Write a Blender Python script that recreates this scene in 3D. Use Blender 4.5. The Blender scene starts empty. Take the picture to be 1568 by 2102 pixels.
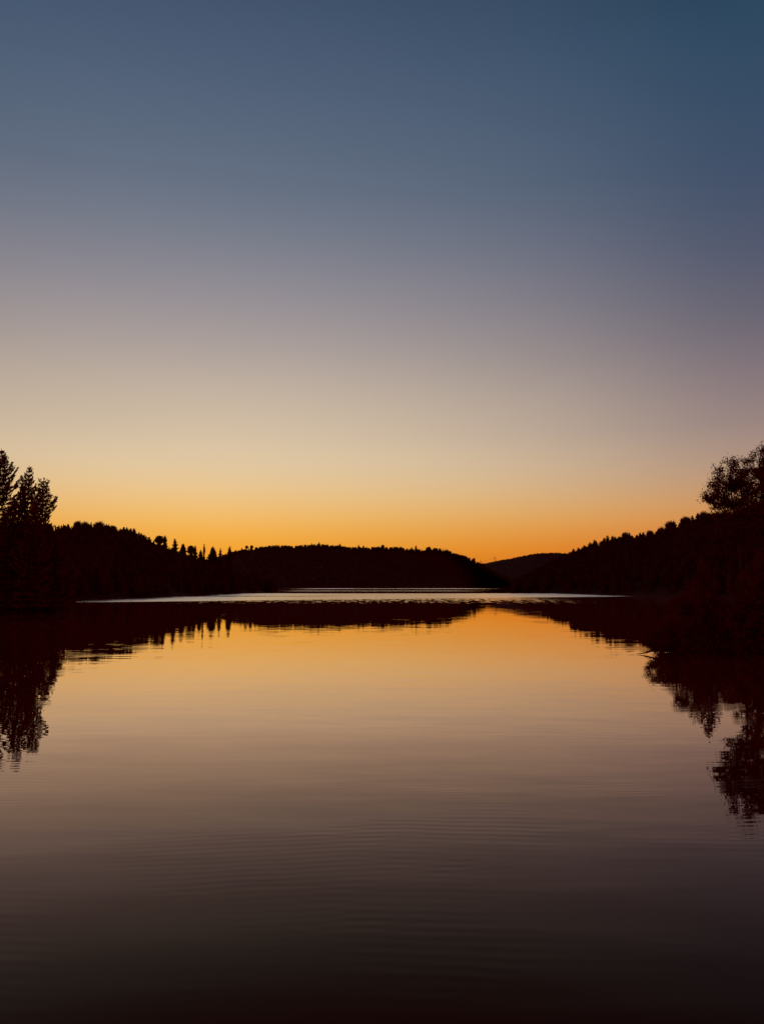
import bpy, math, random
import numpy as np
from mathutils import Vector

scene = bpy.context.scene
COL = scene.collection
R = math.radians

# ------------------------------------------------------------------ camera
CAM_H = 4.0
F_PX, PITCH = 1579.0, R(5.43)
cam_d = bpy.data.cameras.new("camera")
cam = bpy.data.objects.new("camera", cam_d)
COL.objects.link(cam)
cam.location = (0, 0, CAM_H)
cam.rotation_euler = (R(90) + PITCH, 0, 0)
cam_d.sensor_fit = 'VERTICAL'
cam_d.sensor_height = 34.6
cam_d.lens = 34.6 * F_PX / 2102.0
cam_d.clip_start = 0.1
cam_d.clip_end = 60000
scene.camera = cam
scene.render.resolution_x, scene.render.resolution_y = 763, 1024
scene.render.engine = 'CYCLES'
scene.cycles.max_bounces = 4
scene.cycles.use_denoising = True

# ------------------------------------------------------------------ view
scene.view_settings.view_transform = 'Standard'
scene.view_settings.look = 'None'
scene.view_settings.exposure = 0.0
scene.view_settings.gamma = 1.0

# ------------------------------------------------------------------ sky (world)
SUN_AZ = -12.6      # degrees left of the view axis, where the glow is brightest
SUN_EL = 0.6        # the sun has gone behind the hills


def lin(c):
    return tuple(((v / 255.0) / 12.92 if v <= 10.3 else (((v / 255.0) + 0.055) / 1.055) ** 2.4) for v in c)


world = bpy.data.worlds.new("World")
scene.world = world
world.use_nodes = True
wt = world.node_tree
wt.nodes.clear()


def wn(t, **k):
    n = wt.nodes.new(t)
    for a, b in k.items():
        setattr(n, a, b)
    return n


def wm(op, a, b=None, c=None, clamp=False):
    n = wt.nodes.new('ShaderNodeMath')
    n.operation = op
    n.use_clamp = clamp
    for i, v in enumerate((a, b, c)):
        if v is None:
            continue
        if isinstance(v, (int, float)):
            n.inputs[i].default_value = v
        else:
            wt.links.new(v, n.inputs[i])
    return n.outputs[0]


def ramp(tree, fac, stops, interp='B_SPLINE', span=1.0):
    n = tree.nodes.new('ShaderNodeValToRGB')
    cr = n.color_ramp
    cr.interpolation = interp
    while len(cr.elements) > 1:
        cr.elements.remove(cr.elements[-1])
    cr.elements[0].position = stops[0][0] / span
    cr.elements[0].color = (*stops[0][1], 1)
    for p, c in stops[1:]:
        e = cr.elements.new(min(1.0, p / span))
        e.color = (*c, 1)
    tree.links.new(fac, n.inputs[0])
    return n.outputs[0]


tc = wn('ShaderNodeTexCoord')
sep = wn('ShaderNodeSeparateXYZ')
nrm = wn('ShaderNodeVectorMath', operation='NORMALIZE')
wt.links.new(tc.outputs['Generated'], nrm.inputs[0])
wt.links.new(nrm.outputs[0], sep.inputs[0])
sx, sy, sz = sep.outputs
el = wm('MULTIPLY', wm('ARCSINE', sz), 180 / math.pi)
az = wm('MULTIPLY', wm('ARCTAN2', sx, sy), 180 / math.pi)
elf = wm('DIVIDE', el, 90.0, clamp=True)
GLOW = [(0, (226, 140, 36)), (2, (240, 156, 42)), (3, (241, 165, 52)), (4.4, (240, 180, 88)), (5.8, (236, 190, 120)),
        (7.3, (230, 196, 145)), (9, (222, 198, 162)), (10.9, (212, 191, 163)), (14.5, (191, 175, 160)),
        (18, (165, 154, 153)), (21.4, (143, 139, 147)), (24.5, (122, 126, 139)), (27.8, (102, 114, 132)), (33.7, (79, 95, 118)),
        (39, (66, 84, 110)), (55, (34, 46, 66)), (90, (14, 16, 26))]
SIDE = [(0, (202, 84, 24)), (2, (210, 104, 34)), (3, (212, 116, 44)), (4.4, (209, 136, 72)), (5.8, (199, 146, 98)),
        (7.3, (184, 146, 120)), (9, (168, 141, 126)), (10.9, (152, 131, 128)), (14.5, (126, 113, 121)),
        (18, (101, 98, 112)), (21.4, (84, 89, 110)), (24.5, (71, 83, 107)), (27.8, (60, 78, 103)), (33, (49, 74, 98)),
        (37, (41, 70, 94)), (55, (20, 34, 52)), (90, (14, 16, 26))]
BACK_FILL = [(0, (174, 20, 10)), (20, (152, 16, 8)), (50, (64, 10, 12)), (90, (14, 16, 26))]  # unseen red sky behind the camera, added to lift the dark silhouettes
ga = ramp(wt, elf, [(p, lin(c)) for p, c in GLOW], span=90)
sb = ramp(wt, elf, [(p, lin(c)) for p, c in SIDE], span=90)
bb = ramp(wt, elf, [(p, lin(c)) for p, c in BACK_FILL], span=90)
daz = wm('ABSOLUTE', wm('SUBTRACT', az, SUN_AZ))
# near the horizon the glow narrows faster than higher up
ex = wn('ShaderNodeMapRange', interpolation_type='SMOOTHSTEP')
ex.inputs[1].default_value = 0.5; ex.inputs[2].default_value = 9.0
ex.inputs[3].default_value = 1.1; ex.inputs[4].default_value = 1.9
wt.links.new(el, ex.inputs[0])
t1 = wm('SMOOTH_MIN', wm('POWER', wm('DIVIDE', daz, 37.0), ex.outputs[0]), 1.0, 0.45)
t2 = wm('SMOOTH_MIN', wm('DIVIDE', wm('SUBTRACT', daz, 48.0), 60.0, clamp=True), 1.0, 0.0)
mx1 = wn('ShaderNodeMix', data_type='RGBA')
wt.links.new(t1, mx1.inputs[0]); wt.links.new(ga, mx1.inputs[6]); wt.links.new(sb, mx1.inputs[7])
mx2 = wn('ShaderNodeMix', data_type='RGBA')
wt.links.new(t2, mx2.inputs[0]); wt.links.new(mx1.outputs[2], mx2.inputs[6]); wt.links.new(bb, mx2.inputs[7])
# faint unevenness of the high air
sn = wn('ShaderNodeTexNoise')
sn.inputs['Scale'].default_value = 2.2
sn.inputs['Detail'].default_value = 1.5
smap = wn('ShaderNodeMapping')
smap.inputs['Scale'].default_value = (1, 1, 3.5)
wt.links.new(nrm.outputs[0], smap.inputs[0]); wt.links.new(smap.outputs[0], sn.inputs['Vector'])
vary = wn('ShaderNodeMapRange')
vary.inputs[3].default_value = 0.955
vary.inputs[4].default_value = 1.045
wt.links.new(sn.outputs['Fac'], vary.inputs[0])
bg = wn('ShaderNodeBackground')
wt.links.new(mx2.outputs[2], bg.inputs[0])
wt.links.new(vary.outputs[0], bg.inputs[1])
sky = wn('ShaderNodeTexSky', sky_type='NISHITA')
sky.sun_disc = False
sky.sun_elevation = R(SUN_EL)
sky.sun_rotation = R(SUN_AZ)
bg2 = wn('ShaderNodeBackground')
wt.links.new(sky.outputs[0], bg2.inputs[0])
bg2.inputs[1].default_value = 0.002
addw = wn('ShaderNodeAddShader')
wt.links.new(bg.outputs[0], addw.inputs[0]); wt.links.new(bg2.outputs[0], addw.inputs[1])
wo = wn('ShaderNodeOutputWorld')
wt.links.new(addw.outputs[0], wo.inputs[0])

# ------------------------------------------------------------------ sun (already behind the hills)
sd = bpy.data.lights.new("sun", 'SUN')
sd.energy = 0.25
sd.angle = R(0.5)
sd.color = (1.0, 0.62, 0.32)
sun = bpy.data.objects.new("sun", sd)
COL.objects.link(sun)
sdir = Vector((math.sin(R(SUN_AZ)) * math.cos(R(SUN_EL)), math.cos(R(SUN_AZ)) * math.cos(R(SUN_EL)), math.sin(R(SUN_EL))))
sun.rotation_euler = sdir.to_track_quat('Z', 'Y').to_euler()
sun.location = (0, 0, 200)


# ------------------------------------------------------------------ helpers
def at(px, py, Y):
    """world point whose picture position is (px, py) in the photograph and whose depth is Y"""
    x, y, z = px - 784.0, 1051.0 - py, F_PX
    dy = z * math.cos(PITCH) - y * math.sin(PITCH)
    dz = z * math.sin(PITCH) + y * math.cos(PITCH)
    k = Y / dy
    return Vector((x * k, Y, CAM_H + dz * k))


def on_water(px, py):
    x, y, z = px - 784.0, 1051.0 - py, F_PX
    dy = z * math.cos(PITCH) - y * math.sin(PITCH)
    dz = z * math.sin(PITCH) + y * math.cos(PITCH)
    k = -CAM_H / dz
    return Vector((x * k, dy * k, 0))


def mesh_data(name, V, F, mat=None, smooth=False):
    V = np.asarray(V, dtype=np.float32).reshape(-1, 3)
    F = np.asarray(F, dtype=np.int32)
    k = F.shape[1]
    me = bpy.data.meshes.new(name)
    me.vertices.add(len(V))
    me.vertices.foreach_set('co', V.ravel())
    me.loops.add(F.size)
    me.loops.foreach_set('vertex_index', F.ravel())
    me.polygons.add(len(F))
    me.polygons.foreach_set('loop_start', np.arange(0, F.size, k, dtype=np.int32))
    me.polygons.foreach_set('use_smooth', np.full(len(F), smooth))
    me.update(calc_edges=True)
    me.validate()
    if mat:
        me.materials.append(mat)
    return me


def obj(name, me, parent=None, loc=None):
    o = bpy.data.objects.new(name, me)
    COL.objects.link(o)
    if parent:
        o.parent = parent
    if loc is not None:
        o.location = loc
    return o


def tag(o, label=None, cat=None, group=None, kind=None):
    if label: o['label'] = label
    if cat: o['category'] = cat
    if group: o['group'] = group
    if kind: o['kind'] = kind
    return o


def thing(name, label, cat, loc, group=None, rz=0.0):
    e = bpy.data.objects.new(name, None)
    COL.objects.link(e)
    e.location = loc
    e.rotation_euler = (0, 0, rz)
    e.empty_display_size = 0.5
    return tag(e, label, cat, group)


def copy_tree(o, parent=None):
    c = o.copy()
    COL.objects.link(c)
    c.parent = parent
    for ch in list(o.children):
        copy_tree(ch, c)
    return c


def tube(path, radii, n=6):
    """closed tapered tube along path -> V, quads as tris"""
    path = np.asarray(path, float)
    V, F = [], []
    m = len(path)
    for i in range(m):
        t = path[min(i + 1, m - 1)] - path[max(i - 1, 0)]
        t = t / (np.linalg.norm(t) + 1e-9)
        a = np.cross(t, (0, 0, 1.0) if abs(t[2]) < 0.9 else (1.0, 0, 0))
        a /= np.linalg.norm(a) + 1e-9
        b = np.cross(t, a)
        for j in range(n):
            w = 2 * math.pi * j / n
            V.append(path[i] + radii[i] * (math.cos(w) * a + math.sin(w) * b))
    for i in range(m - 1):
        for j in range(n):
            p, q = i * n + j, i * n + (j + 1) % n
            F.append((p, q, q + n)); F.append((p, q + n, p + n))
    V.append(path[-1]); e = len(V) - 1
    for j in range(n):
        F.append(((m - 1) * n + j, (m - 1) * n + (j + 1) % n, e))
    V.append(path[0]); e = len(V) - 1
    for j in range(n):
        F.append(((j + 1) % n, j, e))
    return np.array(V), np.array(F)


def join(parts):
    Vs, Fs, o = [], [], 0
    for V, F in parts:
        Vs.append(V); Fs.append(F + o); o += len(V)
    return np.concatenate(Vs), np.concatenate(Fs)


def leaves(centres, size, rng, dirs=None, stretch=1.0):
    """one small pointed four-sided leaf or needle spray per centre"""
    n = len(centres)
    size = np.broadcast_to(np.asarray(size, float), (n,))[:, None]
    a = rng.normal(size=(n, 3)); a /= np.linalg.norm(a, axis=1, keepdims=True)
    if dirs is not None:
        a = dirs + 0.45 * a
        a /= np.linalg.norm(a, axis=1, keepdims=True)
    b = np.cross(a, rng.normal(size=(n, 3))); b /= np.linalg.norm(b, axis=1, keepdims=True) + 1e-9
    u = a * size * stretch; v = b * size * 0.42
    V = np.stack([centres - u * .5, centres + v * .5, centres + u * .5, centres - v * .5], 1).reshape(-1, 3)
    i = np.arange(n)[:, None] * 4
    F = np.concatenate([i + [[0, 1, 2]], i + [[0, 2, 3]]], 0)
    return V, F


# ------------------------------------------------------------------ materials
def mat_noise(name, c1, c2, scale, rough=0.9, detail=4, bump=0.0, spec=0.03):
    m = bpy.data.materials.new(name)
    m.use_nodes = True
    t = m.node_tree
    b = t.nodes['Principled BSDF']
    b.inputs['Roughness'].default_value = rough
    b.inputs['Specular IOR Level'].default_value = spec
    co = t.nodes.new('ShaderNodeTexCoord')
    n = t.nodes.new('ShaderNodeTexNoise')
    n.inputs['Scale'].default_value = scale
    n.inputs['Detail'].default_value = detail
    t.links.new(co.outputs['Object'], n.inputs['Vector'])
    r = t.nodes.new('ShaderNodeValToRGB')
    r.color_ramp.elements[0].position = 0.35
    r.color_ramp.elements[1].position = 0.65
    r.color_ramp.elements[0].color = (*c1, 1)
    r.color_ramp.elements[1].color = (*c2, 1)
    t.links.new(n.outputs['Fac'], r.inputs[0])
    t.links.new(r.outputs[0], b.inputs['Base Color'])
    if bump:
        bp = t.nodes.new('ShaderNodeBump')
        bp.inputs['Strength'].default_value = bump
        bp.inputs['Distance'].default_value = 0.3
        t.links.new(n.outputs['Fac'], bp.inputs['Height'])
        t.links.new(bp.outputs[0], b.inputs['Normal'])
    return m


M_NEEDLE = mat_noise('spruce_needles', (0.120, 0.026, 0.014), (0.150, 0.034, 0.018), 1.2)
M_LEAF = mat_noise('broad_leaves', (0.120, 0.028, 0.014), (0.150, 0.036, 0.018), 1.0)
M_BARK = mat_noise('bark', (0.050, 0.028, 0.018), (0.085, 0.050, 0.034), 6.0, bump=0.5)
M_WOOD = mat_noise('forest_canopy', (0.062, 0.018, 0.012), (0.072, 0.021, 0.014), 0.05)
M_FAR_HAZE = mat_noise('far_canopy_haze_tint', (0.060, 0.120, 0.130), (0.075, 0.140, 0.150), 0.02)  # haze over the far hill put into the canopy colour as a paler, bluer tint
M_SOIL = mat_noise('forest_floor', (0.050, 0.016, 0.011), (0.060, 0.019, 0.013), 0.3, bump=0.2)
M_STEEL = mat_noise('weathered_timber', (0.060, 0.035, 0.025), (0.085, 0.050, 0.036), 1.5)

# ------------------------------------------------------------------ lake
def make_water():
    m = bpy.data.materials.new('lake_water')
    m.use_nodes = True
    t = m.node_tree
    t.nodes.clear()
    L = t.links.new

    def nd(k, **a):
        n = t.nodes.new(k)
        for q, v in a.items():
            setattr(n, q, v)
        return n

    def ma(op, a, b=None, c=None, clamp=False):
        n = nd('ShaderNodeMath', operation=op, use_clamp=clamp)
        for i, v in enumerate((a, b, c)):
            if v is None: continue
            if isinstance(v, (int, float)): n.inputs[i].default_value = v
            else: L(v, n.inputs[i])
        return n.outputs[0]

    geo = nd('ShaderNodeNewGeometry')
    P = geo.outputs['Position']
    sp = nd('ShaderNodeSeparateXYZ'); L(P, sp.inputs[0])
    X, Y = sp.outputs[0], sp.outputs[1]

    def noise(scale, detail, sc=(1, 1, 1), rot=0.0, off=(0, 0, 0), dist=0.0, rough=0.5):
        mp = nd('ShaderNodeMapping')
        mp.inputs['Scale'].default_value = sc
        mp.inputs['Rotation'].default_value = (0, 0, rot)
        mp.inputs['Location'].default_value = off
        L(P, mp.inputs[0])
        n = nd('ShaderNodeTexNoise')
        n.inputs['Scale'].default_value = scale
        n.inputs['Detail'].default_value = detail
        n.inputs['Distortion'].default_value = dist
        n.inputs['Roughness'].default_value = rough
        L(mp.outputs[0], n.inputs['Vector'])
        return n.outputs['Fac']

    def centred(v, amp):
        return ma('MULTIPLY', ma('SUBTRACT', v, 0.5), amp)

    def mrange(v, a, b, c=0.0, d=1.0, interp='SMOOTHSTEP'):
        n = nd('ShaderNodeMapRange', interpolation_type=interp)
        n.inputs[1].default_value = a; n.inputs[2].default_value = b
        n.inputs[3].default_value = c; n.inputs[4].default_value = d
        L(v, n.inputs[0])
        return n.outputs[0]

    # slope along the view (Y) from long-crested low ripples, several sizes
    s1 = centred(noise(1.0, 2, (0.18, 1.0, 1), 0.03), 0.020)            # metre-long swell ripples
    s2 = centred(noise(3.1, 2, (0.16, 1.0, 1), -0.08, (7, 3, 0)), 0.022)
    s3 = centred(noise(0.22, 2, (0.35, 1.0, 1), 0.1, (1, 9, 0)), 0.006)
    sy_ = ma('ADD', ma('ADD', s1, s2), s3)
    # regular ripple trains in patches on the near water
    def train(lam, rot, off, thr):
        mp = nd('ShaderNodeMapping')
        mp.inputs['Rotation'].default_value = (0, 0, rot)
        L(P, mp.inputs[0])
        w = nd('ShaderNodeTexWave', wave_type='BANDS', bands_direction='Y', wave_profile='SIN')
        w.inputs['Scale'].default_value = 2 * math.pi / 20.0 / lam
        w.inputs['Distortion'].default_value = 2.2
        w.inputs['Detail'].default_value = 1.0
        w.inputs['Detail Scale'].default_value = 0.5
        L(mp.outputs[0], w.inputs['Vector'])
        mask = mrange(noise(0.30, 2, (0.8, 1, 1), 0.5, off), thr, thr + 0.14)
        return ma('MULTIPLY', centred(w.outputs['Fac'], 0.015), mask)
    sy_ = ma('ADD', sy_, train(0.23, R(4), (0, 0, 0), 0.50))
    sy_ = ma('ADD', sy_, train(0.20, R(-8), (31, 12, 0), 0.50))
    sx_ = centred(noise(1.3, 2, (0.6, 1.0, 1), 0.3, (5, 5, 0)), 0.008)
    # calmer or livelier areas
    live = mrange(noise(0.035, 2, (1, 1.6, 1), 0.2, (3, 0, 0)), 0.35, 0.65, 0.55, 1.2)
    sy_ = ma('MULTIPLY', sy_, live)
    # the water lies flatter further out
    flat = mrange(Y, 25, 90, 1.0, 0.42)
    sy_ = ma('MULTIPLY', sy_, flat)
    sx_ = ma('MULTIPLY', sx_, flat)

    # wind-ruffled strips on the far water
    edge = centred(noise(0.02, 3, (1, 1.0, 1), 0.0, (40, 2, 0)), 26.0)
    yn = ma('ADD', ma('SUBTRACT', Y, ma('MULTIPLY', X, 0.60)), ma('MULTIPLY', edge, 0.6))      # distance measured across the slanting strip
    near_edge = mrange(yn, 219, 227)
    far_edge = mrange(Y, 368, 386, 1.0, 0.0)
    band1 = ma('MULTIPLY', near_edge, far_edge)
    band1 = ma('MULTIPLY', band1, ma('MULTIPLY', mrange(X, -92, -55), mrange(X, 80, 102, 1.0, 0.0)))
    wob = centred(noise(0.006, 2, (1, 1, 1), 0, (9, 9, 0)), 22)
    Yw = ma('ADD', Y, wob)
    lull = ma('MULTIPLY', ma('MULTIPLY', mrange(Yw, 268, 276), mrange(Yw, 288, 298, 1.0, 0.0)), mrange(X, -50, -8, 0.9, 0.0))
    band1 = ma('MULTIPLY', band1, ma('SUBTRACT', 1.0, lull))
    band2 = ma('MULTIPLY', ma('MULTIPLY', mrange(Yw, 512, 520), mrange(Yw, 556, 562, 1.0, 0.0)), ma('MULTIPLY', mrange(X, 30, 90, 1.0, 0.0), mrange(X, -82, -45)))
    band3 = ma('MULTIPLY', ma('MULTIPLY', mrange(Yw, 795, 810), mrange(Yw, 960, 1000, 1.0, 0.0)), ma('MULTIPLY', mrange(X, 70, 150, 1.0, 0.0), mrange(X, -122, -60)))
    ruff = ma('MAXIMUM', band1, ma('MAXIMUM', ma('MULTIPLY', band2, 0.9), band3))
    # cat's-paws in front of the first strip: small separate flecks that thin out towards the camera
    fine = noise(1.0, 3, (0.75, 0.085, 1), 0.0, (3, 1, 0), 0.0, 0.65)
    cover = mrange(ma('ADD', ma('ADD', Y, ma('MULTIPLY', edge, 0.5)), ma('MULTIPLY', ma('ABSOLUTE', ma('SUBTRACT', X, 5.0)), -0.12)), 152, 232, 0.60, 0.38, 'LINEAR')
    paw = ma('MULTIPLY', ma('SUBTRACT', fine, cover), 14.0, clamp=True)
    paw = ma('MULTIPLY', paw, ma('MULTIPLY', mrange(X, -72, -36), mrange(X, 35, 66, 1.0, 0.0)))
    paw = ma('MULTIPLY', paw, mrange(Y, 300, 330, 1.0, 0.0))
    paw = ma('MULTIPLY', paw, mrange(ma('ADD', Y, ma('MULTIPLY', edge, 0.7)), 160, 178))
    gust = ma('ADD', 0.19, ma('MULTIPLY', ma('MAXIMUM', mrange(X, 25, 75), mrange(X, -62, -20, 1.0, 0.0)), 0.12))
    rough = ma('MAXIMUM', ma('MULTIPLY', ruff, gust), ma('MULTIPLY', paw, 0.15))

    cmb = nd('ShaderNodeCombineXYZ')
    L(sx_, cmb.inputs[0]); L(sy_, cmb.inputs[1]); cmb.inputs[2].default_value = 1.0
    nv = nd('ShaderNodeVectorMath', operation='NORMALIZE'); L(cmb.outputs[0], nv.inputs[0])
    N = nv.outputs[0]
    dt = nd('ShaderNodeVectorMath', operation='DOT_PRODUCT')
    L(geo.outputs['Incoming'], dt.inputs[0]); L(N, dt.inputs[1])
    cosv = ma('ABSOLUTE', dt.outputs['Value'])
    # fitted reflection tint against the angle of view, steeper and warmer than Fresnel's law
    stops = [(0.0, (0.97, 0.95, 0.92)), (0.03, (0.93, 0.90, 0.84)), (0.061, (0.86, 0.80, 0.76)), (0.1226, (0.755, 0.645, 0.565)),
             (0.182, (0.565, 0.445, 0.385)), (0.2385, (0.385, 0.295, 0.245)), (0.29, (0.245, 0.190, 0.160)), (0.342, (0.150, 0.112, 0.088)),
             (0.3875, (0.088, 0.072, 0.050)), (0.432, (0.045, 0.038, 0.024)), (0.47, (0.025, 0.014, 0.009)), (0.6, (0.020, 0.010, 0.006)), (1.0, (0.02, 0.01, 0.006))]
    col = ramp(t, cosv, stops, 'CARDINAL')
    gl = nd('ShaderNodeBsdfGlossy', distribution='MULTI_GGX')
    L(col, gl.inputs['Color']); L(rough, gl.inputs['Roughness']); L(N, gl.inputs['Normal'])
    df = nd('ShaderNodeBsdfDiffuse')
    df.inputs['Color'].default_value = (0.042, 0.003, 0.002, 1)
    ad = nd('ShaderNodeAddShader'); L(gl.outputs[0], ad.inputs[0]); L(df.outputs[0], ad.inputs[1])
    out = nd('ShaderNodeOutputMaterial'); L(ad.outputs[0], out.inputs[0])
    S = 9000.0
    V = [(-S, -600, 0), (S, -600, 0), (S, 14000, 0), (-S, 14000, 0)]
    o = obj('lake', mesh_data('lake', V, [(0, 1, 2, 3)], m))
    tag(o, 'calm dark lake mirroring the orange sky with wind ruffled pale strips', kind='structure')


make_water()


# ------------------------------------------------------------------ hills and their woods
def template(kind, ntri, seed, core=True):
    rng = np.random.default_rng(seed)
    parts = []
    if kind == 'cone':
        n, rings = 7, 5
        V, F = [], []
        for k in range(rings):
            z0 = 0.12 + 0.84 * k / rings
            z1 = min(1.0, z0 + 0.30)
            r = 0.21 * (1 - 0.86 * k / rings)
            b = len(V)
            for j in range(n):
                w = 2 * math.pi * (j + rng.uniform(-.3, .3)) / n
                rr = r * rng.uniform(0.65, 1.2)
                V.append((math.cos(w) * rr, math.sin(w) * rr, z0 + rng.uniform(-.03, .03)))
            V.append((0, 0, z1))
            for j in range(n):
                F.append((b + j, b + (j + 1) % n, b + n))
        parts.append((np.array(V), np.array(F)))
        z = rng.uniform(0.05, 0.98, ntri)
        w = rng.uniform(0, 2 * math.pi, ntri)
        rr = 0.22 * (1 - z) * rng.uniform(0.7, 1.2, ntri) + 0.01
        parts.append(leaves(np.stack([np.cos(w) * rr, np.sin(w) * rr, z], 1), 0.07, rng))
    else:
        # a rounded crown: one solid uneven core plus leafy clumps
        n, m = 8, 5
        V, F = [], []
        for i in range(m + 1):
            ph = math.pi * i / m
            for j in range(n):
                w = 2 * math.pi * j / n
                rr = 0.26 * math.sin(ph) * rng.uniform(0.65, 1.15)
                V.append((math.cos(w) * rr, math.sin(w) * rr, 0.46 + 0.47 * math.cos(ph)))
        for i in range(m):
            for j in range(n):
                a, b = i * n + j, i * n + (j + 1) % n
                F.append((a, b, b + n)); F.append((a, b + n, a + n))
        parts.append((np.array(V), np.array(F)))
        d = rng.normal(size=(ntri, 3)); d /= np.linalg.norm(d, axis=1, keepdims=True)
        rad = rng.uniform(0.8, 1.12, ntri)[:, None]
        c = np.array([0, 0, 0.54]) + d * np.array([0.33, 0.33, 0.42]) * rad
        parts.append(leaves(c, 0.13, rng))
    return join(parts)


TEMPL = {}
for _n in (16, 44, 150):
    TEMPL['cone', _n] = [template('cone', _n, 10 + i) for i in range(5)]
    TEMPL['round', _n] = [template('round', _n, 50 + i) for i in range(5)]


def scatter(points, heights, kinds, n, rng, widths):
    out = []
    for kd in ('cone', 'round'):
        for v in range(5):
            V, F = TEMPL[kd, n][v]
            sel = np.where((kinds == kd) & (np.arange(len(points)) % 5 == v))[0]
            if not len(sel):
                continue
            h = heights[sel][:, None, None]; w = widths[sel][:, None]
            a = rng.uniform(0, 2 * math.pi, len(sel))[:, None]
            x = V[None, :, 0] * w * np.cos(a) - V[None, :, 1] * w * np.sin(a)
            y = V[None, :, 0] * w * np.sin(a) + V[None, :, 1] * w * np.cos(a)
            P = np.stack([x * h[..., 0], y * h[..., 0], V[None, :, 2] * h[..., 0]], -1) + points[sel][:, None, :]
            FF = F[None] + (np.arange(len(sel)) * len(V))[:, None, None]
            out.append((P.reshape(-1, 3), FF.reshape(-1, 3)))
    return join(out)


HILLS = {}


def make_hill(name, label, ridge, shore, canopy, spacing, hts, cone_frac, ntri, mat, wood_label, seed, back=120.0, rows=22,
              noise_amp=1.0, ridge_sp=None, sink=0.3):
    """ridge: (px, py, Y) of the tree line seen in the photo; shore: (px, py) or (X, Y, None) of the water's edge"""
    rng = np.random.default_rng(seed)
    rp = np.array([at(a, b, c) for a, b, c in ridge])
    rp[:, 2] = np.maximum(rp[:, 2] - canopy, 0.8)
    N = 160
    us = np.linspace(0, 1, N)
    lr = np.linspace(0, 1, len(rp))
    # parametrise the ridge by arc length so that columns stay even
    d = np.r_[0, np.cumsum(np.linalg.norm(np.diff(rp[:, :2], axis=0), axis=1))]; d /= d[-1]
    RX, RY, RZ = (np.interp(us, d, rp[:, k]) for k in range(3))
    s = np.array([on_water(a, b) for a, b in shore])
    d2 = np.r_[0, np.cumsum(np.linalg.norm(np.diff(s[:, :2], axis=0), axis=1))]; d2 /= d2[-1]
    SX, SY = np.interp(us, d2, s[:, 0]), np.interp(us, d2, s[:, 1])
    G = []
    ph = rng.uniform(0, 6, 8)
    for r in range(rows + 1):
        v = r / rows
        x = SX + (RX - SX) * v
        y = SY + (RY - SY) * v
        z = -1.0 + (RZ + 1.0) * (0.12 * min(1, v * 12) + 0.88 * v ** 1.15) if v > 0 else np.full(N, -1.0)
        wob = (np.sin(us * 31 + ph[0] + v * 5) + np.sin(us * 57 + ph[1] - v * 9) * .6) * noise_amp * math.sin(math.pi * v) * 0.02
        z = z * (1 - np.abs(wob))
        G.append(np.stack([x, y, z], 1))
    for r in range(1, 9):
        v = r / 8
        z = RZ * (1 - v) ** 1.1 - 1.0 * v
        G.append(np.stack([RX * (1 + back * v / np.maximum(RY, 1)), RY + back * v, z], 1))
    G = np.array(G)
    M = len(G)
    idx = np.arange(M * N).reshape(M, N)
    Q = np.stack([idx[:-1, :-1], idx[:-1, 1:], idx[1:, 1:], idx[1:, :-1]], -1).reshape(-1, 4)
    o = obj(name, mesh_data(name, G.reshape(-1, 3), Q, M_SOIL, True))
    tag(o, label, kind='structure')
    # trees over the whole slope, evenly by area
    A = G[:-1, :-1]; B = G[:-1, 1:]; C_ = G[1:, :-1]
    area = np.linalg.norm(np.cross(B - A, C_ - A), axis=-1)
    rr_ = np.arange(M - 1)[:, None]
    area = area * np.where(rr_ >= rows + 3, 0.0, 1.0)
    cnt = int(min(area.sum() / spacing ** 2, 9000))
    pick = rng.choice(area.size, cnt, p=(area / area.sum()).ravel())
    i, j = np.unravel_index(pick, area.shape)
    u, w = rng.random(cnt)[:, None], rng.random(cnt)[:, None]
    P = (G[i, j] * (1 - u) + G[i, j + 1] * u) * (1 - w) + (G[i + 1, j] * (1 - u) + G[i + 1, j + 1] * u) * w
    # an even row of crowns along the crest
    seg = np.linalg.norm(np.diff(np.stack([RX, RY], 1), axis=0), axis=1).sum()
    nr = int(seg / (ridge_sp or spacing * 0.45))
    tu = rng.random(nr)
    Rg = np.stack([np.interp(tu, us, RX), np.interp(tu, us, RY) + rng.uniform(-6, 6, nr), np.interp(tu, us, RZ)], 1)
    P = np.concatenate([P, Rg])
    P[:, 2] -= sink
    keep = P[:, 2] > -0.9
    P = P[keep]
    kinds = np.where(rng.random(len(P)) < cone_frac, 'cone', 'round')
    h = rng.uniform(hts[0], hts[1], len(P))
    h = np.where(kinds == 'cone', h * rng.uniform(0.95, 1.12, len(P)), h)
    wd = np.where(kinds == 'cone', rng.uniform(0.9, 1.3, len(P)), rng.uniform(0.9, 1.3, len(P)))
    V, F = scatter(P, h, kinds, ntri, rng, wd)
    f = obj(name.replace('hill', 'forest') if 'hill' in name else 'forest', mesh_data(name + '_wood', V, F, mat))
    tag(f, wood_label, 'forest', kind='stuff')
    HILLS[name] = (RX, RY, RZ)
    return o


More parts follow.
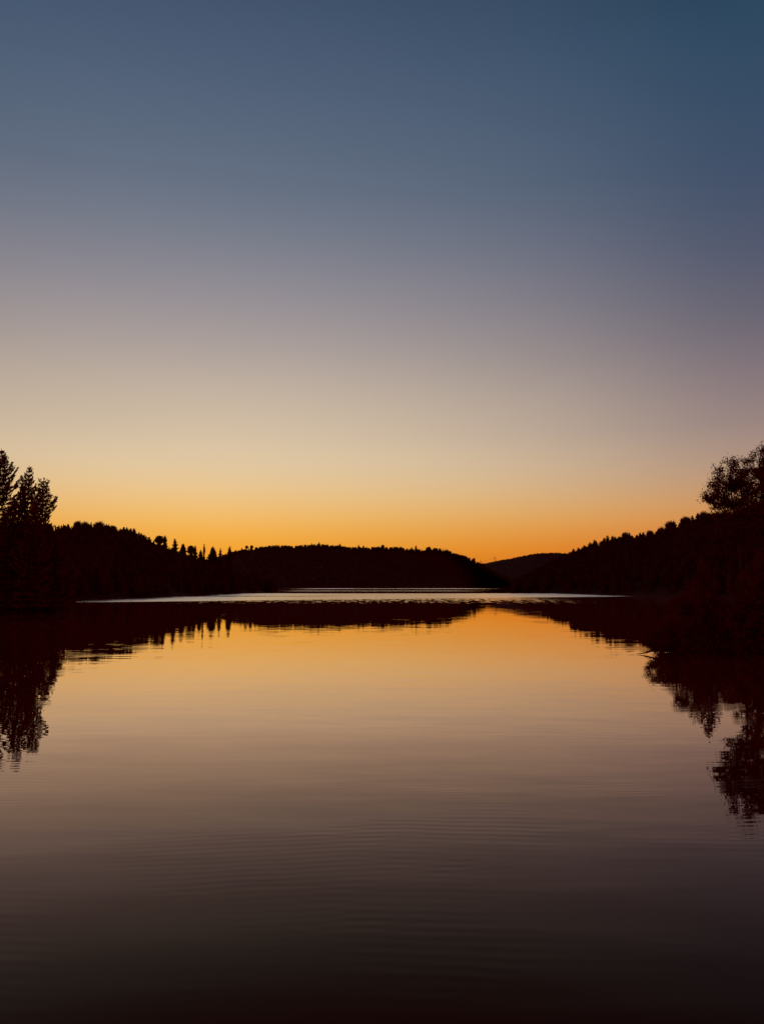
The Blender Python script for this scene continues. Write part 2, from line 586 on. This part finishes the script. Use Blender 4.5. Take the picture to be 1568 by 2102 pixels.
LEFT = [(-700, 1020, 420), (-300, 1050, 460), (0, 1076, 490), (110, 1076, 500), (150, 1077, 500), (175, 1075, 500), (206, 1074, 500),
        (222, 1077, 500), (230, 1082, 500), (250, 1086, 500), (268, 1089, 500), (280, 1092, 500), (286, 1098, 500),
        (300, 1106, 500), (316, 1113, 500), (322, 1118, 500), (345, 1123, 500), (360, 1131, 500), (375, 1137, 500),
        (395, 1143, 500), (428, 1149, 495), (460, 1165, 490), (500, 1183, 480), (535, 1200, 465), (556, 1207, 450), (562, 1210, 440)]
LEFT_S = [(-700, 1262), (-300, 1246), (0, 1238), (150, 1232), (300, 1228), (450, 1220.5), (540, 1216.5), (560, 1215), (563, 1214)]
make_hill('left_hill', 'low wooded hill on the left ending in a point', LEFT, LEFT_S, 6.2, 5.2, (6.9, 8.4), 0.45, 150, M_WOOD,
          'dark mixed wood covering the left hill', 1, sink=1.5)

MID = [(330, 1165, 1500), (400, 1152, 1500), (430, 1147, 1500), (445, 1143, 1500), (460, 1138, 1500), (480, 1131, 1500), (500, 1127, 1500), (510, 1125, 1500),
       (520, 1124, 1500), (545, 1121, 1500), (560, 1119, 1500), (575, 1119, 1500), (600, 1120, 1500), (630, 1118, 1500),
       (655, 1116, 1500), (680, 1119, 1500), (700, 1120, 1500), (715, 1123, 1500), (740, 1123, 1500), (760, 1123, 1500),
       (785, 1121, 1500), (800, 1123, 1500), (820, 1122, 1500), (840, 1127, 1500), (860, 1127, 1500), (875, 1124, 1500),
       (900, 1125, 1500), (920, 1128, 1500), (930, 1135, 1500), (950, 1139, 1500), (962, 1144, 1500), (975, 1150, 1500),
       (990, 1158, 1490), (1000, 1163, 1480), (1040, 1184, 1420), (1056, 1194, 1350)]
MID_S = [(330, 1207), (560, 1207), (700, 1206.6), (850, 1206.2), (950, 1205.6), (1030, 1204.9), (1062, 1204.6)]
make_hill('middle_hill', 'long rounded wooded hill across the middle of the lake', MID, MID_S, 4.4, 9.0, (7.4, 8.8), 0.35, 44, M_WOOD,
          'dark wood covering the middle hill', 2, back=300, ridge_sp=1.8, sink=3.6)

FAR = [(800, 1180, 4300), (900, 1170, 4300), (960, 1162, 4300), (990, 1156, 4300), (1005, 1153.5, 4300), (1040, 1147, 4300), (1080, 1139, 4300), (1100, 1135.5, 4300),
       (1125, 1134, 4300), (1150, 1134, 4300), (1200, 1139, 4300), (1300, 1150, 4300), (1400, 1165, 4300)]
FAR_S = [(800, 1203.3), (1000, 1203.1), (1060, 1203.0), (1200, 1203.0), (1400, 1203.0)]
make_hill('far_hill', 'distant hazy hill behind the gap between the nearer hills', FAR, FAR_S, 4.5, 15.0, (7.5, 9.5), 0.3, 16, M_FAR_HAZE,
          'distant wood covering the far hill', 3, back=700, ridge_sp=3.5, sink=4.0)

RIGHT = [(1052, 1200, 420), (1060, 1190, 440), (1075, 1180, 460), (1100, 1168, 500), (1125, 1154, 520), (1150, 1142, 540), (1166, 1136, 550), (1174, 1132, 550), (1197, 1123, 550),
         (1217, 1113, 550), (1240, 1109, 550), (1266, 1105, 550), (1279, 1100, 550), (1304, 1097, 550), (1324, 1095.5, 550),
         (1345, 1090, 550), (1370, 1082, 550), (1381, 1077, 550), (1404, 1069, 550), (1432, 1061, 550), (1455, 1054, 550),
         (1498, 1046, 545), (1568, 1038, 540), (1800, 1015, 500), (2200, 1000, 420)]
RIGHT_S = [(1052, 1215.5), (1062, 1217), (1150, 1218.5), (1280, 1222), (1420, 1228), (1568, 1236), (1800, 1246), (2200, 1260)]
make_hill('right_hill', 'wooded hill rising to the right of the lake', RIGHT, RIGHT_S, 6.3, 5.4, (6.4, 8.4), 0.55, 150, M_WOOD,
          'dark mixed wood covering the right hill', 4, sink=1.4)


# ------------------------------------------------------------------ single trees
def conifer_meshes(name, H, Rmax, seed, profile='cone', whorl=0.62, tuft=0.34, dens=1.0, bare=0.05, up=0.35, gap=0.0, trunk_r=None, per=6):
    rng = np.random.default_rng(seed)
    tr = trunk_r or H * 0.013
    zs = np.linspace(0, H, 12)
    lean = rng.normal(size=2) * H * 0.006
    path = np.stack([lean[0] * np.sin(zs / H * 3), lean[1] * np.sin(zs / H * 2.5), zs], 1)
    parts = [tube(path, tr * (1 - zs / H * 0.93), 7)]
    cs, ds, szs = [], [], []
    z = H * bare
    while z < H * 0.985:
        t = z / H
        if profile == 'cone':
            pr = min(1.0, (1 - t) / 0.55) ** 0.95 * min(1, (t + .2) * 4)
        elif profile == 'spire':
            pr = min(1.0, (1 - t) / 0.5) ** 0.6 * (0.75 + 0.25 * math.sin(t * 19 + seed))
        elif profile == 'umbrella':       # narrow foot, flat tier, small domed top
            pr = 0.55 * (1 - t) + (0.75 if 0.48 < t < 0.58 else 0) + (0.55 * math.sqrt(max(0, 1 - ((t - .78) / .2) ** 2)) if t > 0.6 else 0)
            pr = min(pr, 1.0) * (0.35 if 0.60 < t < 0.66 else 1)
        elif profile == 'round':          # old conifer with a blunt rounded head
            pr = math.sqrt(max(0.02, 1 - (max(0, t - 0.55) / 0.46) ** 2)) * (0.8 + 0.2 * math.sin(t * 23 + seed))
        elif profile == 'tiers':
            pr = min(1.0, (1 - t) / 0.6) ** 1.05 * (0.68 + 0.32 * math.sin(t * 44 + seed)) * 1.1
        else:
            pr = (1 - t)
        nb = per if t < 0.9 else 4
        a0 = rng.uniform(0, 6.28)
        if not (gap and rng.random() < gap):
            for k in range(nb):
                a = a0 + 2 * math.pi * k / nb + rng.uniform(-.35, .35)
                Lb = Rmax * pr * rng.uniform(0.68, 1.12)
                if Lb < 0.05 * Rmax: Lb = 0.05 * Rmax
                dr = np.array([math.cos(a), math.sin(a), 0])
                s = np.linspace(0, 1, 5)
                rise = (0.55 * t - 0.28) + rng.uniform(-.08, .08)
                zz = z + Lb * (rise * s - 0.20 * s * (1 - s) * 2 + up * s ** 3)
                cx = np.interp(z, zs, path[:, 0]); cy = np.interp(z, zs, path[:, 1])
                bp = np.stack([cx + dr[0] * Lb * s, cy + dr[1] * Lb * s, zz], 1)
                if Lb > tuft * 1.5:
                    parts.append(tube(bp, tr * 0.28 * (1 - s * 0.85) * (1 - t * .6) + 0.008, 3))
                nt = max(3, int(dens * Lb / tuft * 7))
                q = rng.uniform(0.12, 1.02, nt) ** 0.8
                c = np.stack([np.interp(q, s, bp[:, i]) for i in range(3)], 1)
                wv = tuft * 0.85 * np.clip(1.2 - 0.5 * q, 0.3, 1)[:, None]
                side = np.array([-dr[1], dr[0], 0])
                c = c + side * rng.normal(size=(nt, 1)) * wv * 0.9 + np.array([0, 0, 1]) * (rng.normal(size=(nt, 1)) * 0.32 - 0.12) * wv
                cs.append(c)
                tang = dr + np.array([0, 0, rise + up * 1.4])
                ds.append(np.tile(tang / np.linalg.norm(tang), (nt, 1)))
                szs.append(np.full(nt, tuft) * rng.uniform(0.7, 1.35, nt))
        z += whorl * (1 - 0.45 * t) * rng.uniform(0.8, 1.2)
    # leader
    n = 14
    c = np.stack([np.full(n, path[-1, 0]), np.full(n, path[-1, 1]), rng.uniform(H * 0.95, H * 1.0, n)], 1) + rng.normal(size=(n, 3)) * tuft * 0.12
    cs.append(c); ds.append(np.tile([0, 0, 1.0], (n, 1))); szs.append(np.full(n, tuft * .8))
    V, F = leaves(np.concatenate(cs), np.concatenate(szs), rng, np.concatenate(ds), 1.25)
    crown = mesh_data(name + '_crown', V, F, M_NEEDLE)
    trunk = mesh_data(name + '_trunk', *join(parts), M_BARK)
    return trunk, crown


def plant(name, label, cat, base, meshes, group=None, rz=0.0, scale=1.0):
    t = thing(name, label, cat, base, group, rz)
    t.scale = (scale,) * 3
    obj('trunk', meshes[0], t)
    obj('crown', meshes[1], t)
    return t


def place(px, py, Y, ground=None, height=None):
    """foot of a tree whose tip stands at (px, py) at depth Y, and its height"""
    tip = at(px, py, Y)
    g = ground if ground is not None else 0.0
    return Vector((tip.x, tip.y, g)), tip.z - g


# low wooded bank on the near left
def bank(name, label, outline, top, seed, mat=M_SOIL, n=10):
    """outline: (X, Y) round the shore; the land rises from the water to a low crown"""
    rng = np.random.default_rng(seed)
    o = np.array(outline, float)
    d = np.r_[0, np.cumsum(np.linalg.norm(np.diff(np.vstack([o, o[:1]]), axis=0), axis=1))]
    m = 90
    s = np.linspace(0, d[-1], m, endpoint=False)
    oo = np.vstack([o, o[:1]])
    px = np.interp(s, d, oo[:, 0]); py = np.interp(s, d, oo[:, 1])
    c = np.array([px.mean(), py.mean()])
    V = []
    for k in range(n):
        f = 1 - k / n
        z = -0.6 + (top + 0.6) * (1 - f ** 3)
        jit = rng.uniform(-.03, .03, m) * (1 if k else 1)
        x = c[0] + (px - c[0]) * (f + jit * .4); y = c[1] + (py - c[1]) * (f + jit * .4)
        V.append(np.stack([x, y, z + rng.uniform(-.12, .12, m) * (k > 0)], 1))
    V = np.concatenate(V)
    V = np.vstack([V, [c[0], c[1], top]])
    F = []
    for k in range(n - 1):
        for j in range(m):
            a, b = k * m + j, k * m + (j + 1) % m
            F.append((a, b, b + m)); F.append((a, b + m, a + m))
    e = len(V) - 1
    for j in range(m):
        F.append(((n - 1) * m + j, (n - 1) * m + (j + 1) % m, e))
    ob = obj(name, mesh_data(name, V, F, mat, True))
    return tag(ob, label, kind='structure')


bank('left_bank', 'low dark bank under the tall spruces', [(a * .93, b * .93) for a, b in ((-52, 132), (-54, 124), (-60, 112), (-75, 100), (-110, 88), (-150, 100), (-150, 170), (-90, 165), (-58, 145))], 1.6, 5)
GL = 'tall conifers on the near left bank'
left_trees = [
    # px, py, Y, radius m, profile, kwargs, label
    (4, 922, 118, 6.0, 'cone', dict(up=0.55, gap=0.10, seed=31), 'tallest spruce with long upturned boughs at the picture edge'),
    (47, 978, 121, 1.9, 'cone', dict(up=0.3, seed=32), 'narrow spruce between the tallest one and the open crowned one'),
    (61, 955, 117, 3.0, 'cone', dict(up=0.55, gap=0.12, seed=33), 'open crowned spruce with a sharp arrow shaped tip'),
    (91, 981, 116, 2.15, 'round', dict(up=0.6, gap=0.04, seed=34, dens=1.25), 'blunt topped fir nearest the hill on the left bank'),
    (28, 1016, 114, 3.0, 'cone', dict(up=0.3, seed=35, dens=1.3), 'dense lower spruce in front of the tallest one'),
    (72, 1024, 113, 2.4, 'cone', dict(up=0.3, seed=36, dens=1.3), 'dense lower spruce between the open crowned one and the fir'),
    (-30, 985, 116, 3.4, 'cone', dict(up=0.4, seed=37), 'spruce cut off by the picture edge beside the tallest one'),
    (120, 1120, 124, 3.0, 'cone', dict(up=0.3, seed=38, dens=1.9), 'short spruce standing at the tip of the left bank'),
    (106, 1085, 119, 2.9, 'cone', dict(up=0.3, seed=39, dens=1.9), 'half grown spruce just beyond the fir'),
]
for px, py, Y, rad, prof, kw, lab in left_trees:
    kw = dict(kw)
    base, H = place(px, py, Y * 0.93, 0.9)
    if prof == 'cone' and kw['up'] > 0.5:
        kw['dens'] = 2.1; kw['gap'] = 0.0
    ms = conifer_meshes('spruce', H, rad * 1.01, profile=prof, whorl=0.82 if prof == 'round' else (1.0 if kw['up'] > 0.5 else 0.8), tuft=0.33, per=5 if kw['up'] > 0.5 and prof != 'round' else 6, **kw)
    plant('fir_tree' if prof == 'round' else 'spruce_tree', lab, 'tree', base, ms, GL)


# broadleaf trees and shrubs
def broadleaf_meshes(name, lobes, H0, seed, leaf=0.16, nclump=70, per=70, trunk_r=0.16, spread=0.55, twig=True):
    """lobes: (x, y, z, rx, ry, rz) ellipsoids of the crown around the trunk foot at the origin"""
    rng = np.random.default_rng(seed)
    lobes = np.array(lobes, float)
    vol = (lobes[:, 3] * lobes[:, 4] * lobes[:, 5]) ** (2 / 3)
    top = lobes[np.argmax(lobes[:, 2])]
    n = 9
    zs = np.linspace(0, 1, n)
    path = np.stack([top[0] * zs ** 1.4 + 0.12 * np.sin(zs * 7 + seed), top[1] * zs, (top[2] + top[5] * 0.3) * zs], 1)
    parts = [tube(path, trunk_r * (1 - zs * 0.85), 7)]
    cs, ds = [], []
    for _ in range(nclump):
        l = lobes[rng.choice(len(lobes), p=vol / vol.sum())]
        d = rng.normal(size=3); d /= np.linalg.norm(d)
        rr = rng.uniform(0.35, 1.0) ** 0.6
        e = l[:3] + d * l[3:] * rr
        k = int(np.clip(np.argmin(np.abs(path[:, 2] - (e[2] - np.linalg.norm(e[:2]) * 0.8))), 2, n - 2))
        st = path[k]
        mid = (st + e) / 2 + rng.normal(size=3) * 0.12 * np.linalg.norm(e - st) * np.array([1, 1, .5])
        s = np.linspace(0, 1, 6)[:, None]
        bp = (1 - s) ** 2 * st + 2 * s * (1 - s) * mid + s ** 2 * e
        if twig:
            parts.append(tube(bp, np.linspace(trunk_r * 0.26, 0.010, 6), 4))
        # sprays of leaves along short twigs at the limb's end
        for q in range(3):
            td = (e - st) / (np.linalg.norm(e - st) + 1e-6) + rng.normal(size=3) * 0.7
            td /= np.linalg.norm(td)
            ln = spread * rng.uniform(0.5, 1.2)
            if twig:
                parts.append(tube(np.array([e, e + td * ln * .5, e + td * ln + rng.normal(size=3) * .04]), [0.011, 0.008, 0.005], 3))
            m = per // 3
            tt = rng.uniform(-0.35, 1.05, (m, 1))
            cs.append(e + td * ln * tt + rng.normal(size=(m, 3)) * leaf * 0.95)
            ds.append(np.tile(td, (m, 1)))
    C_ = np.concatenate(cs)
    V, F = leaves(C_, leaf * rng.uniform(0.7, 1.3, len(C_)), rng, np.concatenate(ds) * 0.4, 1.2)
    return mesh_data(name + '_trunk', *join(parts), M_BARK), mesh_data(name + '_crown', V, F, M_LEAF)


tipw = on_water(1345, 1344)
bank('right_bank', 'low dark bank under the leafy trees on the right',
     [(tipw.x + .2, tipw.y + 0.3), (18.6, 40.5), (19.2, 36), (20, 30), (22, 20), (40, 14), (90, 20), (95, 90), (50, 96), (34, 84), (25, 64), (19, 51)], 1.2, 6)

b = at(1516, 1010, 63)
ms = broadleaf_meshes('alder', [(-0.75, 0, 13.2, 1.15, 1.5, 1.5), (-2.0, .1, 11.5, 1.0, 1.5, 1.2), (-.6, 0, 11.6, 1.5, 1.6, 1.5), (0.9, -.3, 12.2, 1.5, 1.7, 1.7),
                                 (-.6, 0, 9.9, 1.7, 1.9, 1.3), (1.0, 0, 9.6, 1.2, 1.6, 1.4), (-.4, 0, 8.6, 1.3, 1.6, 1.0)], 15, 61,
                       leaf=0.18, nclump=240, per=66, trunk_r=0.17)
plant('broadleaf_tree', 'lower leafy tree standing out over the right hill', 'tree', Vector((b.x, 63, 0.8)), ms, 'leafy trees on the near right bank', 0.0, 0.93)
b = at(1580, 1000, 65)
ms = broadleaf_meshes('alder', [(-.9, 0, 14.5, 1.25, 1.8, 1.5), (0.9, 0, 14.1, 2.0, 2.2, 2.1), (0, .2, 11.8, 2.3, 2.3, 2.2), (-.1, 0, 9.2, 2.1, 2.3, 2.2), (0.2, 0, 6.4, 2.2, 2.3, 2),
                                 (0.2, 0, 3.4, 2.2, 2.3, 2)], 17, 62,
                       leaf=0.19, nclump=340, per=66, trunk_r=0.22)
plant('broadleaf_tree', 'taller leafy tree cut off by the right edge of the picture', 'tree', Vector((b.x, 65, 0.8)), ms, 'leafy trees on the near right bank', 0.0, 0.93)

GB = 'shrubs on the right bank'


def shrub(px, Y, H, w, seed, label, leaf=0.12, n=40, dx=0.0, low=0.12):
    p = at(px, 1200, Y)
    ms = broadleaf_meshes('shrub', [(dx, 0, H * 0.55, w, w, H * 0.40), (dx * .4, 0, H * 0.30, w * 0.85, w * .85, H * 0.28)], H, seed,
                          leaf=leaf, nclump=int(n * 1.7), per=72, trunk_r=0.05, spread=0.3)
    return plant('shrub', label, 'shrub', Vector((p.x, Y, 0.1)), ms, GB)


shrub(1349, 44.6, 1.45, 0.58, 71, 'lowest shrub leaning over the water above the fallen branch', leaf=0.075, n=40, dx=-0.28)
shrub(1378, 45.2, 2.2, 0.75, 72, 'second shrub from the water tip behind the fallen branch', n=44)
shrub(1404, 46.0, 3.5, 0.9, 73, 'rounded shrub between the low shrubs and the small spruce', n=60)
shrub(1427, 47.5, 4.3, 1.0, 74, 'shrub at the foot of the small pointed spruce', n=64)
shrub(1468, 46.5, 3.7, 1.0, 75, 'shrub just right of the small pointed spruce', n=60)
shrub(1502, 45.5, 2.9, 1.1, 76, 'low shrub under the gap below the lower leafy tree', n=60)
shrub(1536, 46.0, 4.6, 1.2, 77, 'tall shrub under the taller leafy tree', n=90)
shrub(1570, 45.0, 6.0, 1.4, 78, 'tallest shrub at the right edge of the picture', n=110)
base, H = place(1441, 1190, 50, 0.5)
H = 5.2
ms = conifer_meshes('small_spruce', H, 1.15, 79, profile='cone', whorl=0.34, tuft=0.17, dens=1.1)
plant('spruce_tree', 'small pointed spruce among the shrubs on the right bank', 'tree', base, ms)


# low thickets that close the foot of both banks
def thicket(name, label, pts, hfun, n, leaf, seed):
    rng = np.random.default_rng(seed)
    pts = np.array(pts, float)
    k = rng.uniform(0, len(pts) - 1.001, n)
    i = k.astype(int); f = (k - i)[:, None]
    c = pts[i] * (1 - f) + pts[i + 1] * f
    h = np.array([hfun(v) for v in k / (len(pts) - 1)]) * rng.uniform(0.0, 1.0, n) * (0.75 + 0.25 * np.sin(k * 9) * np.sin(k * 23 + 1))
    P = np.stack([c[:, 0] + rng.normal(size=n) * c[:, 3 - 1] * .5, c[:, 1] + rng.normal(size=n) * c[:, 2] * .5, 0.05 + h], 1)
    V, F = leaves(P, leaf * rng.uniform(.6, 1.4, n), rng)
    tag(obj(name, mesh_data(name, V, F, M_LEAF)), label, 'undergrowth', kind='stuff')


thicket('undergrowth', 'dark undergrowth closing the foot of the near left bank',
        [(a * .93, b * .93, c) for a, b, c in ((-53, 128, 1.5), (-57, 118, 2.4), (-64, 110, 2.4), (-76, 102, 3), (-92, 98, 3))], lambda v: 5 + 6 * v, 60000, 0.5, 91)
thicket('undergrowth', 'dark undergrowth closing the foot of the right bank behind the fallen branch',
        [(tipw.x + .9, tipw.y + 1.5, .35), (18.4, 46.5, .5), (20.5, 46.5, .8), (23, 46, 1), (27, 45.5, 1.2), (33, 44, 2)], lambda v: 1.0 + 4.2 * v ** 1.3, 52000, 0.15, 92)


# fallen branch reaching out over the water
def fallen_branch():
    tip = on_water(1306, 1343.0) + Vector((0, 0, 0.02))
    a = on_water(1325, 1343.5) + Vector((0, 0, 0.10))
    c = on_water(1350, 1343.5) + Vector((0, 0.1, 0.30))
    d_ = on_water(1385, 1343) + Vector((0, 0.3, 0.62))
    e = on_water(1420, 1342) + Vector((0, 0.6, 0.9))
    root = thing('fallen_branch', 'bare dead branch reaching out over the water from the right bank', 'branch', e)
    P = [np.array(v - e) for v in (e, d_, c, a, tip)]
    V, F = tube(P, [0.10, 0.085, 0.065, 0.045, 0.008], 8)
    obj('limb', mesh_data('limb', V, F, M_BARK), root)
    rng = np.random.default_rng(5)
    parts = []
    for k in range(9):
        s = rng.uniform(0.35, 0.95)
        p = P[1] * (1 - s) + P[3] * s
        q = p + np.array([rng.uniform(-.25, .1), rng.uniform(-.2, .2), rng.uniform(-.05, .38)])
        obj('twig', mesh_data('twig', *tube([p, (p + q) / 2 + rng.normal(size=3) * .03, q], [0.018, 0.012, 0.005], 4), M_BARK), root)


fallen_branch()

# ------------------------------------------------------------------ conifers standing in the saddle
GS = 'conifers standing along the saddle'
saddle = [
    (328, 1100, 7.5, 'umbrella', 4.6, 'flat tiered pine with a domed top on the left slope'),
    (339, 1099, 6.5, 'spire', 1.7, 'thin spruce directly right of the flat tiered pine'),
    (359.5, 1106, 10, 'tiers', 3.4, 'tall tiered spruce right of the thin spruce'),
    (376.5, 1116, 9, 'cone', 3.4, 'broad conical fir right of the tall tiered spruce'),
    (392.5, 1120, 9, 'umbrella', 3.8, 'pine with a spreading head right of the broad conical fir'),
    (401.5, 1120.5, 9, 'tiers', 2.2, 'slim fir touching the pine with a spreading head'),
    (412.5, 1129, 8, 'cone', 2.3, 'short fir at the foot of the needle thin spruce'),
    (419.7, 1116, 13, 'spire', 1.0, 'needle thin spruce standing tallest above the saddle'),
    (437.5, 1122, 9.5, 'cone', 3.6, 'wide spreading fir alone right of the lowest dip'),
    (453, 1125.5, 8.5, 'tiers', 2.0, 'slim small fir between the wide fir and the middle hill'),
    (472, 1122, 9, 'cone', 2.0, 'pointed fir rising where the middle hill begins'),
]
for i, (px, py, H, prof, rad, lab) in enumerate(saddle):
    Yd = 492 + (i % 3) * 3
    tip = at(px, py, Yd)
    Hh = H + 6
    ms = conifer_meshes('saddle_conifer', Hh, rad, 200 + i, profile=prof, whorl=0.62, tuft=0.7 if rad > 1 else 0.45, dens=1.7, per=6, trunk_r=0.16, up=0.2)
    plant('pine_tree' if prof == 'umbrella' else ('spruce_tree' if prof in ('spire', 'tiers') else 'fir_tree'), lab, 'tree',
          Vector((tip.x, tip.y, tip.z - Hh)), ms, GS)


# ------------------------------------------------------------------ single trees on the crests
protoC = [conifer_meshes('crest_conifer', 10.0, 2.5, 300 + k, profile=p, whorl=0.7, tuft=0.8, dens=1.6, up=0.2, per=5) for k, p in enumerate(('cone', 'tiers', 'cone'))]
protoR = [broadleaf_meshes('crest_tree', [(0, 0, 7.2, 2.6, 2.6, 2.5), (1, .2, 6.2, 2, 2, 1.9), (-1.1, 0, 6.0, 2, 2, 1.8)], 10, 320 + k, leaf=0.75, nclump=110, per=30,
                           trunk_r=0.18, spread=0.8) for k in range(2)]
made = {}


def crest(px, py, Y, kind, scale, label, group):
    tip = at(px, py, Y)
    H = 10.0 * scale
    loc = Vector((tip.x, tip.y, tip.z - H * (1.0 if kind == 'c' else 0.99)))
    k = int(px) % (3 if kind == 'c' else 2)
    key = (kind, k)
    if key not in made:
        ms = (protoC if kind == 'c' else protoR)[k]
        made[key] = t = plant('conifer_tree' if kind == 'c' else 'round_tree', label, 'tree', loc, ms, group, 0, scale)
    else:
        t = copy_tree(made[key])
        t.location = loc
        t.scale = (scale,) * 3
        tag(t, label, 'tree', group)
    t.rotation_euler = (0, 0, (px * 1.7) % 6.28)


GA = 'trees on the crest of the left hill'
for px, py, k, s, lab in [
    (161, 1071, 'r', 0.7, 'round leafy tree standing proud at the left of the hill crest'),
    (176, 1072, 'r', 0.7, 'small leafy tree just right of the proud round one'),
    (205, 1072.5, 'r', 0.9, 'broad domed tree at the highest bump of the left crest'),
    (233, 1080, 'r', 0.6, 'small leafy tree where the left crest starts to fall'),
    (255, 1082, 'c', 0.85, 'first of four small conifers on the falling left crest'),
    (261.5, 1083, 'c', 0.9, 'second of four small conifers on the falling left crest'),
    (269, 1084.5, 'c', 0.9, 'third of four small conifers on the falling left crest'),
    (276, 1085, 'c', 0.95, 'last of four small conifers on the falling left crest'),
    (286, 1092, 'c', 0.9, 'conifer on the edge of the steep drop of the left hill'),
    (291, 1095, 'c', 0.95, 'conifer in the middle of the steep drop of the left hill'),
    (296, 1097.5, 'c', 0.9, 'conifer low on the steep drop of the left hill'),
    (307, 1102, 'c', 1.0, 'conifer above the flat tiered pine on the left slope'),
    (316, 1110, 'c', 0.9, 'conifer just left of the flat tiered pine'),
]:
    crest(px, py, 497, k, s, lab, GA)
GM = 'trees on the crest of the middle hill'
for px, py, k, s, lab in [
    (484, 1129, 'c', 1.1, 'conifer low on the left rise of the middle hill'),
    (497, 1124.5, 'c', 1.1, 'conifer halfway up the left rise of the middle hill'),
    (507, 1120.5, 'r', 0.9, 'leafy tree left of a pair on the middle hill rise'),
    (517, 1120, 'r', 0.9, 'leafy tree right of a pair on the middle hill rise'),
    (640, 1115, 'c', 1.2, 'conifer left of the summit of the middle hill'),
    (655, 1113, 'c', 1.4, 'conifer on the summit of the middle hill'),
    (698, 1116, 'c', 1.2, 'conifer on the shoulder right of the middle summit'),
    (736, 1118, 'c', 1.2, 'left of two thin conifers midway along the crest'),
    (746, 1119.5, 'c', 1.1, 'right of two thin conifers midway along the crest'),
    (786, 1118.5, 'r', 0.9, 'leafy tree on the low swell of the middle hill crest'),
    (845, 1123, 'c', 1.1, 'conifer left of the tall sparse tree on the middle hill'),
    (853.5, 1119.5, 'c', 1.3, 'tall sparse tree in the notch of the middle hill crest'),
    (880, 1122.5, 'r', 1.0, 'domed leafy tree on the right swell of the middle hill'),
    (972, 1146, 'r', 0.9, 'leafy tree low on the right end of the middle hill'),
]:
    crest(px, py, 1490, k, s, lab, GM)
GR = 'trees on the crest of the right hill'
rl = ['lowest', 'second lowest', 'third lowest', 'fourth lowest', 'fifth lowest', 'sixth lowest']
rt = [(1168, 1133, 'c', .8), (1176, 1127, 'c', 1.0), (1187, 1124, 'c', 1.0), (1199, 1119, 'c', .9), (1210, 1113, 'c', .9), (1220, 1108, 'c', 1.0),
      (1239, 1104.5, 'c', .9), (1246, 1099, 'c', 1.2), (1256, 1100, 'c', 1.1), (1262, 1101.5, 'c', .9), (1283, 1094, 'r', .8), (1291, 1093.5, 'c', .8),
      (1313, 1093, 'c', .8), (1319, 1092, 'c', .8), (1333, 1090, 'r', .7), (1351, 1085, 'c', .9), (1358, 1083, 'r', .8), (1375, 1072, 'r', 1.1), (1382, 1069.5, 'c', 1.2),
      (1398, 1064.5, 'c', 1.0), (1407, 1062, 'r', .9), (1420, 1058, 'c', 1.0), (1431, 1054, 'c', 1.2), (1444, 1051, 'r', .9)]
names_r = ['small conifer where the right hill leaves the far hill', 'first of two jagged conifers at the foot of the right crest', 'second of two jagged conifers at the foot of the right crest',
           'conifer on the first steep step of the right crest', 'conifer midway up the first steep step of the right crest', 'conifer at the top of the first steep step of the right crest',
           'short conifer just left of the trio on the right crest', 'tallest and leftmost conifer of the trio on the right crest', 'middle conifer of the trio on the right crest',
           'rightmost and lowest conifer of the trio on the right crest', 'small domed tree right of the conifer trio', 'small conifer touching the domed tree right of the trio',
           'left one of two thin conifers on the level stretch', 'right one of two thin conifers on the level stretch', 'low leafy tree ending the level stretch of the right crest',
           'conifer where the right crest begins its upper climb', 'leafy tree just above the start of the upper climb', 'big domed tree halfway up the upper climb', 'pointed conifer beside the big domed tree',
           'conifer above the big domed tree on the right crest', 'leafy tree on the upper part of the right crest', 'conifer below the lone sharp one on the right crest',
           'lone sharp conifer nearest the leafy tree on the right crest', 'leafy tree touching the overhanging crown at the top']
for (px, py, k, s), lab in zip(rt, names_r):
    crest(px, py, 547, k, s, lab, GR)


# ------------------------------------------------------------------ power line over the far hill
def pylon(px, py, Y, H, label):
    top = at(px, py, Y)
    base = Vector((top.x, top.y, top.z - H))
    t = thing('power_pylon', label, 'pylon', base, 'power line over the far hill')
    w = 4.6
    for s in (-1, 1):
        obj('post', mesh_data('post', *tube([(s * w, 0, 0), (s * w, 0, H)], [0.75, 0.55], 8), M_STEEL), t)
    obj('crossarm', mesh_data('crossarm', *tube([(-w - 3.5, 0, H * 0.80), (w + 3.5, 0, H * 0.80)], [0.5, 0.5], 6), M_STEEL), t)
    obj('brace', mesh_data('brace', *join([tube([(-w, 0, H * .45), (w, 0, H * .78)], [.3, .3], 5), tube([(w, .7, H * .45), (-w, .7, H * .78)], [.3, .3], 5)]), M_STEEL), t)
    return base, H


b1, h1 = pylon(1015.5, 1142.5, 4290, 30, 'timber twin post pylon on the far hill slope')
b2, h2 = pylon(986.5, 1150.5, 4310, 30, 'timber twin post pylon half sunk in the notch')
parts = []
for s in (-7, 0, 7):
    a = Vector((b1.x + s, b1.y, b1.z + h1 * .79)); c = Vector((b2.x + s, b2.y, b2.z + h2 * .79))
    pts = [np.array(a.lerp(c, k / 12)) - np.array([0, 0, 5.0 * 4 * (k / 12) * (1 - k / 12)]) for k in range(13)]
    parts.append(tube(pts, [0.13] * 13, 4))
V, F = join(parts)
o = obj('power_cable', mesh_data('power_cable', V, F, M_STEEL))
tag(o, 'thin slack cables strung between the two far pylons', 'cable')
